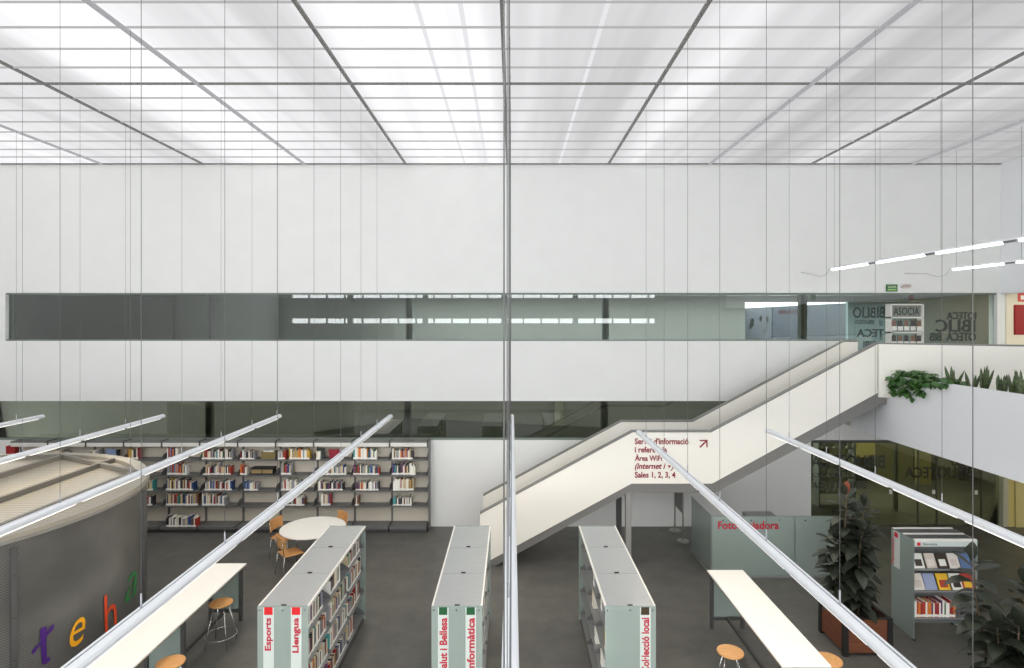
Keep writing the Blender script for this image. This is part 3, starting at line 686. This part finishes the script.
ring(DR-.02, DR+.02, 0, .08, 'base_rail', M_steel)
M_beam = mat('roof_beam', (122, 118, 110), .5, .1)
for x in (-2.6, -1.2, .2, 1.33, 2.3):
    Lh = math.sqrt(max(0, (DR-.15)**2-(x+.03 if x > 0 else x-.03)**2))
    Lh2 = Lh if x > 1.5 else min(Lh, 2.75)
    box('roof_beam', M_beam, (x-.035, x+.035, -Lh2, Lh2, DZ-.06, DZ+.02), dr)
def beam(p, q):
    p = Vector((*p, 0)); q = Vector((*q, 0)); d = (q-p).normalized(); nrm = Vector((-d.y, d.x, 0))*.035
    MB().prism([tuple((p+nrm)[:2]), tuple((q+nrm)[:2]), tuple((q-nrm)[:2]), tuple((p-nrm)[:2])], 'z', DZ-.058, DZ+.018).build('roof_beam', M_beam, dr)
beam((.2, 2.75), (2.3, 1.6)); beam((-.9, 2.7), (.2, 2.75)); beam((.2, -2.75), (2.3, -1.6)); beam((2.3, -1.6), (2.3, 1.6)) if False else None
# mullions
def cyl_hit(px):
    dx = (px-512)/F; dirv = Vector((dx, 1)); A = dirv.dot(dirv); B = -2*dirv.dot(DC.to_2d()); Cc = DC.to_2d().dot(DC.to_2d())-DR*DR
    disc = max(0, B*B-4*A*Cc); t = (-B-math.sqrt(disc))/(2*A); return dirv*t
h0 = cyl_hit(13); a0 = math.atan2(h0.y-DC.y, h0.x-DC.x)
for k in range(8):
    a = a0+k*2*math.pi/8; R = Matrix.Rotation(a, 4, 'Z')
    m_ = MB().box(DR-.01, DR+.03, -.03, .03, .0, DZ-.16).build('mullion', M_dsteel, dr); m_.data.transform(R)
    for z in (.5, 1.0, 1.5, 2.0): 
        s_ = MB().tube([(DR+.03, 0, z), (DR+.036, 0, z)], .008, 6).build('bolt', M_black, m_); s_.data.transform(R)
def letter(ch, px, py0, py1, wpx, m, shear=0, bold=.0):
    h = cyl_hit(px); nrm = (h-DC.to_2d()).normalized(); tg = Vector((-nrm.y, nrm.x)); Y = h.y
    z1 = H-(py0-CY)*Y/F; z0 = H-(py1-CY)*Y/F
    foresh = abs(F*(tg.x*Y-tg.y*h.x)/(Y*Y)); w = wpx/foresh
    c = Vector((h.x, h.y, z0))-DC+Vector((nrm.x, nrm.y, 0))*.02
    o = text('letter', ch, m, dr, c-Vector((tg.x, tg.y, 0))*w/2, (tg.x, tg.y, 0), (0, 0, 1), w, z1-z0, bold, shear=shear)
    for v in o.data.vertices:          # wrap on the drum
        r_ = Vector((v.co.x, v.co.y)); r_ = r_.normalized()*(DR+.012); v.co.x, v.co.y = r_
def strokes(px, py0, py1, wpx, m, polys):
    h = cyl_hit(px); nrm = (h-DC.to_2d()).normalized(); tg = Vector((-nrm.y, nrm.x)); Y = h.y
    z1 = H-(py0-CY)*Y/F; z0 = H-(py1-CY)*Y/F; w = wpx/abs(F*(tg.x*Y-tg.y*h.x)/(Y*Y)); a0_ = math.atan2(h.y-DC.y, h.x-DC.x)
    b = MB()
    for q, poly in enumerate(polys):
        rr = DR+.012+.002*q
        b.quad([(rr*math.cos(a0_+(u-.5)*w/DR), rr*math.sin(a0_+(u-.5)*w/DR), z0+v*(z1-z0)) for u, v in poly])
    return b.build('letter', m, dr)
strokes(42.5, 627, 665, 23, mat('letter_purple', (66, 24, 110)), [[(.36, .95), (.46, 1.0), (.66, .98), (.64, .5), (.66, .14), (.82, .12), (.8, .02), (.62, 0), (.46, .03), (.42, .4)], [(0, .46), (.08, .42), (.4, .58), (.62, .72), (.95, .82), (1, .9), (.96, .96), (.86, .93), (.6, .8), (.4, .66), (.03, .52)]])
letter('e', 77, 619, 645, 16, mat('letter_yellow', (232, 164, 24)), .3, .0)
letter('h', 110, 592, 632, 13, mat('letter_orange', (206, 70, 30)), -.05, .0)
letter('a', 131, 573, 598, 12, mat('letter_green', (44, 116, 62)), .2, -.005)

# ------------------------------------------------------------------ high tables
def high_table(x0, x1, y0, y1, frames, joints, label, footx):
    t = empty('high_table', ((x0+x1)/2, (y0+y1)/2, 0)); tag(t, label, 'table'); L = Vector(t.location)
    ys = [y0]+joints+[y1]
    for a, b_ in zip(ys, ys[1:]): 
        box('tabletop', M_table, (x0-L.x, x1-L.x, a-L.y+.002, b_-L.y-.002, .882, .907), t, .003)
        box('table_edge', M_tedge, (x0-L.x+.003, x1-L.x-.003, a-L.y+.004, b_-L.y-.004, .87, .882), t)
    for fy in frames:
        f = empty('leg_frame', (0, fy-L.y, 0)); f.parent = t
        for x in (x0-L.x+.02, x1-L.x-.07):
            box('leg', M_dsteel, (x, x+.05, -.03, .03, 0, .87), f, .003)
        box('cross_bar', M_dsteel, (x0-L.x+.07, x1-L.x-.07, -.025, .025, .14, .19), f); box('cross_bar', M_dsteel, (x0-L.x+.07, x1-L.x-.07, -.025, .025, .83, .87), f)
        box('glass_infill', M_frost, (x0-L.x+.075, x1-L.x-.075, -.006, .006, .19, .83), f)
    box('foot_rail', M_dsteel, (footx-L.x-.02, footx-L.x+.02, min(frames)-L.y, max(frames)-L.y, .15, .19), t)
    return t
high_table(-5.08, -4.49, 4.4, 9.81, [9.7, 8.0, 6.2, 4.6], [6.2, 8.0], 'long white high table on steel frames, beside the round pavilion', -4.78)
high_table(3.21, 3.80, 6.9, 9.55, [9.45, 7.0], [8.2] if False else [], 'long white high table standing before the Fotocopiadora glass counter', 3.5)

# stools
def stool():
    s = empty('bar_stool', (0, 0, 0))
    b = MB()
    b.disc(0, 0, .632, .655, .17, 36); b.build('seat', M_wood, s, .008)
    b = MB(); b.tube([(.225*math.cos(2*math.pi*k/40), .225*math.sin(2*math.pi*k/40), .16) for k in range(40)], .007, 8, True); b.build('foot_ring', M_chrome, s)
    for k in range(4):
        a = k*math.pi/2+.6; c_, s_ = math.cos(a), math.sin(a)
        MB().tube([(.1*c_, .1*s_, .63), (.21*c_, .21*s_, .2), (.235*c_, .235*s_, 0)], .009, 8).build('leg', M_chrome, s)
    MB().disc(0, 0, .62, .632, .12, 24).build('seat_plate', M_dsteel, s)
    return s
proto = None
for (x, y, lb_, rz) in ((-4.50, 8.97, 'round wooden stool with chrome foot ring under the left high table', .2), (-4.36, 7.41, 'wooden stool seat cut by the photo bottom, right of left high table', .5),
                        (2.88, 7.65, 'round wooden stool on the left side of the right high table', 0), (4.07, 7.47, 'wooden stool tucked behind the near end of the right high table', .9)):
    if proto is None: o = proto = stool()
    else: o = copy_tree(proto)
    o.location = (x, y, 0); o.rotation_euler = (0, 0, rz); tag(o, lb_, 'stool', 'round wooden stools at the high tables')

# round table and chairs
rt = empty('round_table', (-4.12, 12.02, 0)); tag(rt, 'round white table on a pedestal near the wall shelving', 'table')
MB().disc(0, 0, .705, .73, .655, 72).build('tabletop', M_table, rt, .004)
MB().tube([(0, 0, .03), (0, 0, .7)], .035, 16).build('pedestal', M_steel, rt)
for k in range(4):
    a = k*math.pi/2+.4; MB().tube([(0, 0, .07), (.38*math.cos(a), .38*math.sin(a), .02)], .02, 8).build('foot', M_steel, rt)
MB().disc(0, 0, .685, .705, .2, 24).build('top_plate', M_steel, rt)
def chair():
    c = empty('plywood_chair', (0, 0, 0))   # faces +X
    b = MB(); n = 8
    pts = [(-.2, .46), (-.15, .445), (0, .44), (.15, .445), (.2, .43)]
    b.prism([p for p in pts]+[(x, z-.012) for x, z in pts[::-1]], 'y', -.2, .2); b.build('seat', M_wood, c, .01)
    b = MB()
    for k in range(8):
        y0, y1 = -.22+k*.055, -.165+k*.055
        def xx(y, z): return -.215-.1*(z-.5)+(y*y)*.9
        q = [(xx(y0, .58), y0, .58), (xx(y1, .58), y1, .58), (xx(y1, .8), y1, .8), (xx(y0, .8), y0, .8)]
        b.quad(q)
    bmesh.ops.remove_doubles(b.bm, verts=b.bm.verts, dist=.001)
    o = b.build('backrest', M_wood, c); so = o.modifiers.new('s', 'SOLIDIFY'); so.thickness = .012
    for s in (-1, 1):
        MB().tube([(-.19, s*.17, .44), (-.23, s*.19, 0)], .01, 8).build('leg', M_chrome, c)
        MB().tube([(.17, s*.17, .435), (.21, s*.19, 0)], .01, 8).build('leg', M_chrome, c)
        MB().tube([(-.19, s*.17, .43), (-.215, s*.17, .6), (-.225, s*.17, .74)], .009, 8).build('back_post', M_chrome, c)
    MB().tube([(-.19, -.17, .42), (-.19, .17, .42)], .009, 8).build('seat_rail', M_chrome, c); MB().tube([(.17, -.17, .42), (.17, .17, .42)], .009, 8).build('seat_rail', M_chrome, c)
    return c
ch0 = chair(); first = True
for (x, y, a, lb_) in ((-4.37, 11.45, .75, 'wooden chair with its seat in view, front left of the round table'), (-4.83, 12.3, -.2, 'wooden chair behind left of the round table, only its back showing'), (-3.86, 12.62, 3.9, 'wooden chair behind the round table on its right, back just showing')):
    o = ch0 if first else copy_tree(ch0); first = False
    o.location = (x, y, 0); o.rotation_euler = (0, 0, a); tag(o, lb_, 'chair', 'plywood chairs round the white table')

# ------------------------------------------------------------------ photocopy counter
g = empty('glass_screen', (3.91, 11.3, 0)); tag(g, 'frosted glass screen lettered Fotocopiadora under the stair', 'screen')
box('glass_panel', M_frost, (0, 1.6, 0, .012, .04, 1.19), g); box('glass_panel', M_frost, (1.61, 2.45, 0, .012, .04, 1.19), g)
box('side_panel', M_frost, (-.012, 0, .0, 1.3, .04, 1.19), g)
box('base_rail', M_steel, (-.02, 2.45, -.01, .025, 0, .04), g); box('base_rail', M_steel, (-.025, 0, .02, 1.3, 0, .04), g)
box('corner_post', M_steel, (-.02, .03, .012, .05, 0, 1.19), g); box('corner_post', M_steel, (1.585, 1.625, .012, .05, 0, 1.19), g); box('top_rail', M_steel, (-.012, 2.45, .0125, .03, 1.17, 1.195), g)
for x in (.2, .75, 1.3, 1.8, 2.3): MB().tube([(x, -.01, 1.12), (x, 0, 1.12)], .015, 10).build('screw', M_chrome, g)
text('lettering', 'Fotocopiadora', M_red, g, (.1, -.004, .90), (1, 0, 0), (0, 0, 1), 1.19, .20, .032)
cab = empty('photocopier', (5.2, 12.1, 0)); tag(cab, 'pale photocopier standing behind the frosted screen', 'photocopier')
box('body', M_trim, (-.3, .3, -.25, .25, 0, .85), cab, .01); box('lid', mat('copier_lid', (150, 152, 150)), (-.3, .3, -.25, .25, .87, .95), cab, .01); box('paper_tray', M_shelf, (-.27, .27, -.255, -.25, .2, .35), cab)

# display stand under the stair (two poles with discs)
ds = empty('display_stand', (3.88, 13.45, 0)); tag(ds, 'two-pole display stand with round bases under the stair landing', 'stand')
for yy in (-.3, .36):
    b = MB(); b.disc(0, yy, 0, .025, .13, 28); b.disc(0, yy, .025, .04, .07, 20); b.build('base', mat('stand_grey', (158, 158, 154), .4, .3), ds)
    MB().tube([(0, yy, .04), (0, yy, 1.45)], .018, 10).build('pole', MATS['stand_grey'], ds)
box('panel', mat('stand_panel', (104, 104, 102)), (-.008, .008, -.28, .34, .62, 1.42), ds)

# ------------------------------------------------------------------ plants
def leaf(b, base, d, L, W, droop, mi=0):
    b.mi = mi; d = Vector(d).normalized(); side = d.cross(Vector((0, 0, 1)))
    side = side.normalized() if side.length > .01 else Vector((1, 0, 0))
    prof = [(0, .05), (.15, .55), (.4, 1), (.65, .95), (.85, .55), (1, .03)]; prev = None
    for t, w in prof:
        c_ = Vector(base)+d*L*t+Vector((0, 0, -droop*L*t*t)); up = Vector((0, 0, .12*W*w))
        row = [b.bm.verts.new(c_-side*W*w/2+up), b.bm.verts.new(c_), b.bm.verts.new(c_+side*W*w/2+up)]
        if prev:
            for k in (0, 1):
                f = b.bm.faces.new([prev[k], prev[k+1], row[k+1], row[k]]); f.smooth = True; f.material_index = mi
        prev = row
def rubber_plant(x, y, base, stems, label, nleaf=46):
    p = empty('rubber_plant', (x, y, base)); tag(p, label, 'plant')
    lv = MB(); sm = MB()
    for (sx, sy, tx, ty, hh) in stems:
        pts = [(sx+(tx-sx)*t+.02*math.sin(7*t), sy+(ty-sy)*t, hh*t) for t in (0, .25, .5, .75, 1)]
        sm.tube(pts, [.02, .018, .015, .012, .007], 7)
        for k in range(nleaf):
            t = .1+.9*(k/nleaf); a = k*2.4+random.random(); q = Vector((sx+(tx-sx)*t, sy+(ty-sy)*t, hh*t))
            up = .25+.9*max(0, t-.8)*3
            l_ = random.uniform(.24, .36)*(1-.35*max(0, t-.8)*4*.5)
            leaf(lv, q, (math.cos(a), math.sin(a), up*random.uniform(.4, 1.1)), l_, l_*.56, random.uniform(.3, .8) if t < .9 else .05)
        q = Vector((tx, ty, hh)); leaf(lv, q, (.15, .1, 1), .22, .11, 0, 1 if hh > 1.75 else 0); leaf(lv, q, (-.25, -.1, 1), .2, .1, 0)
    sm.build('stem', M_stem, p); lv.build('leaves', [M_leaf, M_leaf2], p)
def planter(x0, x1, y0, y1, h, label):
    c_ = empty('wooden_planter', ((x0+x1)/2, (y0+y1)/2, 0)); tag(c_, label, 'planter'); w, d = (x1-x0)/2, (y1-y0)/2
    for sx in (-1, 1):
        box('side', M_pwood, (sx*w-.012, sx*w+.012, -d+.035, d-.035, .05, h-.02), c_); box('side', M_pwood, (-w+.035, w-.035, sx*d-.012, sx*d+.012, .05, h-.02), c_)
        for sy in (-1, 1): box('corner_post', M_black, (sx*w-.035, sx*w+.035, sy*d-.035, sy*d+.035, 0, h), c_)
        box('rim', M_black, (-w+.035, w-.035, sx*d-.02, sx*d+.02, h-.02, h), c_); box('rim', M_black, (sx*w-.02, sx*w+.02, -d+.035, d-.035, h-.02, h), c_)
    box('soil', M_soil, (-w+.02, w-.02, -d+.02, d-.02, h-.2, h-.06), c_)
planter(4.98, 5.64, 8.67, 9.33, .57, 'square wooden planter with black corners holding the tall rubber plant')
rubber_plant(5.3, 9.0, .5, [(-.1, 0, -.12, 0, 1.8), (.1, .05, .22, .1, 1.6), (0, -.12, 0, -.2, 1.3), (.05, .1, .1, .2, 1.45), (-.15, .1, -.3, 0, 1.2)], 'tall dark rubber plant in the wooden planter, reddish young leaf on top', 48)
planter(5.45, 6.1, 6.3, 6.95, .57, 'wooden planter at the lower right, below the photo edge')
rubber_plant(5.77, 6.65, .5, [(-.2, .05, -.42, .1, 1.72), (.15, 0, .1, 0, 1.5), (0, -.15, -.15, -.2, 1.15), (.2, .1, .35, .1, 1.3), (-.1, -.1, -.35, -.15, 1.1)], 'large dark rubber plant at the lower right corner of the photo', 42)
# gallery planter: trailing ivy and snake plants
iv = empty('trailing_ivy', (7.78, 11.0, 3.88)); tag(iv, 'green trailing ivy spilling over the left end of the gallery planter', 'plant')
lv = MB(); stm = MB()
for k in range(680):
    t = random.random(); yy = .72-1.5*t
    r_ = random.random()
    if r_ < .55: q = Vector((random.uniform(-.1, .2), yy, random.uniform(-.05, .14 if t < .6 else .08)))
    else:
        dz = random.random()**1.2*(.36 if t < .5 else .28 if t < .68 else .04); q = Vector((-.12-random.random()*.06, yy, -dz+.02))
    a = random.uniform(0, 6.28)
    leaf(lv, q, (math.cos(a)-.4, math.sin(a)-.3, random.uniform(-.5, .5)), random.uniform(.09, .15), random.uniform(.08, .12), .4)
for k in range(10):
    yy = .7-.11*k; stm.tube([(.1, yy, 0), (-.08, yy, .06), (-.11, yy-.02, -.05), (-.11, yy-.03, -.25 if k < 7 else -.08)], .006, 5)
lv.build('leaves', M_ivy, iv); stm.build('stem', M_stem, iv)
for k, (px, hh) in enumerate(((953, .40), (971, .33), (983, .42), (1002, .34), (1013, .40), (1024, .42))):
    X = 7.86; Y = X*F/(px-512)
    s_ = empty('snake_plant', (X, Y, 3.8)); tag(s_, 'upright snake plant in the gallery planter, %s from the left' % ordn(k), 'plant', 'snake plants in the gallery planter')
    b = MB()
    for j in range(8):
        a = random.uniform(0, 6.28); tl = random.uniform(.08, .45); h_ = hh*random.uniform(.65, 1.05)
        base = Vector((.03*math.cos(a), .03*math.sin(a), 0)); d = Vector((math.cos(a)*tl, math.sin(a)*tl, 1)).normalized(); sd = Vector((random.uniform(-1, 1), random.uniform(-.3, .3), 0)).normalized()*.032; prev = None
        for t, w in ((0, .6), (.3, 1), (.65, .85), (.88, .45), (1, .02)):
            c_ = base+d*h_*t*1.1; row = [b.bm.verts.new(c_-sd*w), b.bm.verts.new(c_+sd*w)]
            if prev: b.bm.faces.new([prev[0], prev[1], row[1], row[0]])
            prev = row
    b.build('leaves', M_sans, s_)
o = box('planter_soil', M_soil, (7.73, 8.05, 2.2, 11.4, 3.46, 3.8)); tag(o, 'dark soil bed along the gallery planter edge', 'soil', kind='stuff')

# ------------------------------------------------------------------ signs and rack on the upper level
e = empty('exit_sign', at(891.5, 288, YW-.01)); tag(e, 'green exit sign reading SALIDA above the upper glazing', 'sign')
box('board', M_exit, (-.135, .135, -.02, 0, -.085, .085), e); box('lower_band', mat('exit_light_green', (150, 190, 120)), (-.11, .11, -.023, -.02, -.06, -.02), e)
text('lettering', 'SALIDA', M_exitw, e, (-.105, -.024, .0), (1, 0, 0), (0, 0, 1), .21, .055, .01)
e = empty('emergency_light', at(905.5, 286, YW-.01)); tag(e, 'small white oval emergency light right of the green exit sign', 'light')
MB().prism([(.13*math.cos(a*.3927)*(1), .055*math.sin(a*.3927)) for a in range(16)], 'y', -.04, 0).build('housing', mat('emerg', (205, 200, 198)), e); box('lens', mat('emerg_lens', (186, 160, 156)), (-.09, .09, -.045, -.04, -.02, .02), e)
e = empty('wall_cabinet', at(1023, 320, YW-.03)); tag(e, 'red fire hose cabinet on the cream wall at right edge', 'cabinet')
box('body', M_ired, (-.22, .5, -.0, .01, -.36, .37), e); box('door', mat('fire_red_door', (150, 22, 28)), (-.2, .48, -.015, 0, -.34, .35), e)
e = empty('fire_sign', at(1021.5, 297.5, YW-.03)); tag(e, 'small red fire safety sign above the red cabinet', 'sign')
box('board', mat('fire_sign_red', (206, 72, 54)), (-.08, .16, 0, .01, -.1, .12), e); box('pictogram', M_lab, (-.02, .06, -.003, 0, -.05, .05), e)
for (px, py, cm, lb_) in ((813, 297, M_exit, 'small dark green square sign inside the upper glass, near the mullion'), (911, 297, M_ired, 'small red square sign behind the upper glass')):
    v = at(px, py, YW+.2); o = box('hanging_sign', cm, (v.x-.06, v.x+.06, YW+.19, YW+.2, v.z-.07, v.z+.07)); tag(o, lb_, 'sign')
rk = empty('leaflet_rack', at(907.5, 341, 13.85)); rk.location.z = 3.45; tag(rk, 'white leaflet rack standing before the upper glazing', 'rack')
HR = at(0, 304.5, 13.85).z-3.45
for x in (-.4, .36): box('post', M_trim, (x, x+.035, 0, .2, 0, HR), rk)
for z in (HR-.02, HR-.33, HR-.36-.33, HR-1.06, HR-1.4): box('shelf', M_trim, (-.4, .395, .0, .2, z, z+.035), rk)
box('sign_panel', mat('rack_sign', (128, 134, 128)), (-.36, .36, .06, .08, HR-.3, HR-.02), rk)
text('lettering', 'ASOCIA', M_text, rk, (-.3, .055, HR-.25), (1, 0, 0), (0, 0, 1), .62, .18, .01)
for r_ in range(3):
    for q in range(5):
        v = Vector(rk.location); z = v.z+HR-.66-.36*r_+.04; x = v.x-.33+q*.15
        o = box('leaflet', mat('leaflet_white', (226, 224, 220)), (x-.055, x+.055, v.y-.03, v.y-.01, z, z+.1)); box('cover_picture', [mat('leaf_brown', (128, 104, 92)), mat('leaf_dark', (74, 70, 72))][(q+r_) % 2], (x-.05, x+.05, v.y-.008, v.y+.0, z+.1, z+.24), o)
        tag(o, 'leaflet with dark picture, %s from left in the %s row of the white rack' % (ordn(q), ('top', 'middle', 'bottom')[r_]), 'leaflet', 'leaflets in the white upper rack')

# ------------------------------------------------------------------ lights
def area(name, loc, rot, sx, sy, power, col=(1, 1, 1)):
    l = D.lights.new(name, 'AREA'); l.shape = 'RECTANGLE'; l.size = sx; l.size_y = sy; l.energy = power; l.color = col
    o = D.objects.new(name, l); COL.objects.link(o); o.location = loc; o.rotation_euler = rot; return o
area('corridor_fill', (2.5, 15.6, 5.68), (0, 0, 0), 12, .3, 380, (.95, 1, 1))  # unseen fill light added to brighten the upper glass, fading leftwards
area('corridor_fill', (9.5, 15.6, 5.52), (0, 0, 0), 4, .3, 110, (.95, .98, 1))  # second unseen fill added behind the right end of the upper glass
area('lower_corridor_fill', (-3, 15.5, 3.1), (0, 0, 0), 19, .3, 270, (1, 1, 1))  # unseen fill light added to lift the lower ribbon
area('lobby_lamp', (11, 16.4, 2.5), (0, 0, 0), 5, .5, 95, (1, .95, .72))
area('side_room_fill', (13.4, 11.5, 5.9), (0, 0, 0), 1.5, 8, 110, (1, .98, .95))  # unseen fill light added to brighten the side room and right end
area('gallery_soffit_fill', (13.5, 12, 2.55), (0, 0, 0), 1.5, 2, 25, (1, .93, .75))  # unseen fill light added under the gallery slab

w = D.worlds.new('World'); bpy.context.scene.world = w; w.use_nodes = True
bg = w.node_tree.nodes['Background']; bg.inputs[0].default_value = (.95, .98, 1, 1); bg.inputs[1].default_value = 5.6

# ------------------------------------------------------------------ camera
cam = D.cameras.new('camera'); co = D.objects.new('camera', cam); COL.objects.link(co)
co.location = (0, 0, H); co.rotation_euler = (math.pi/2, 0, 0)
cam.sensor_width = 36; cam.lens = 36*F/1024; cam.shift_y = -(334-CY)/1024; cam.clip_start = .05; cam.clip_end = 200
sc = bpy.context.scene; sc.camera = co
sc.view_settings.view_transform = 'Standard'; sc.view_settings.look = 'None'; sc.view_settings.exposure = 0
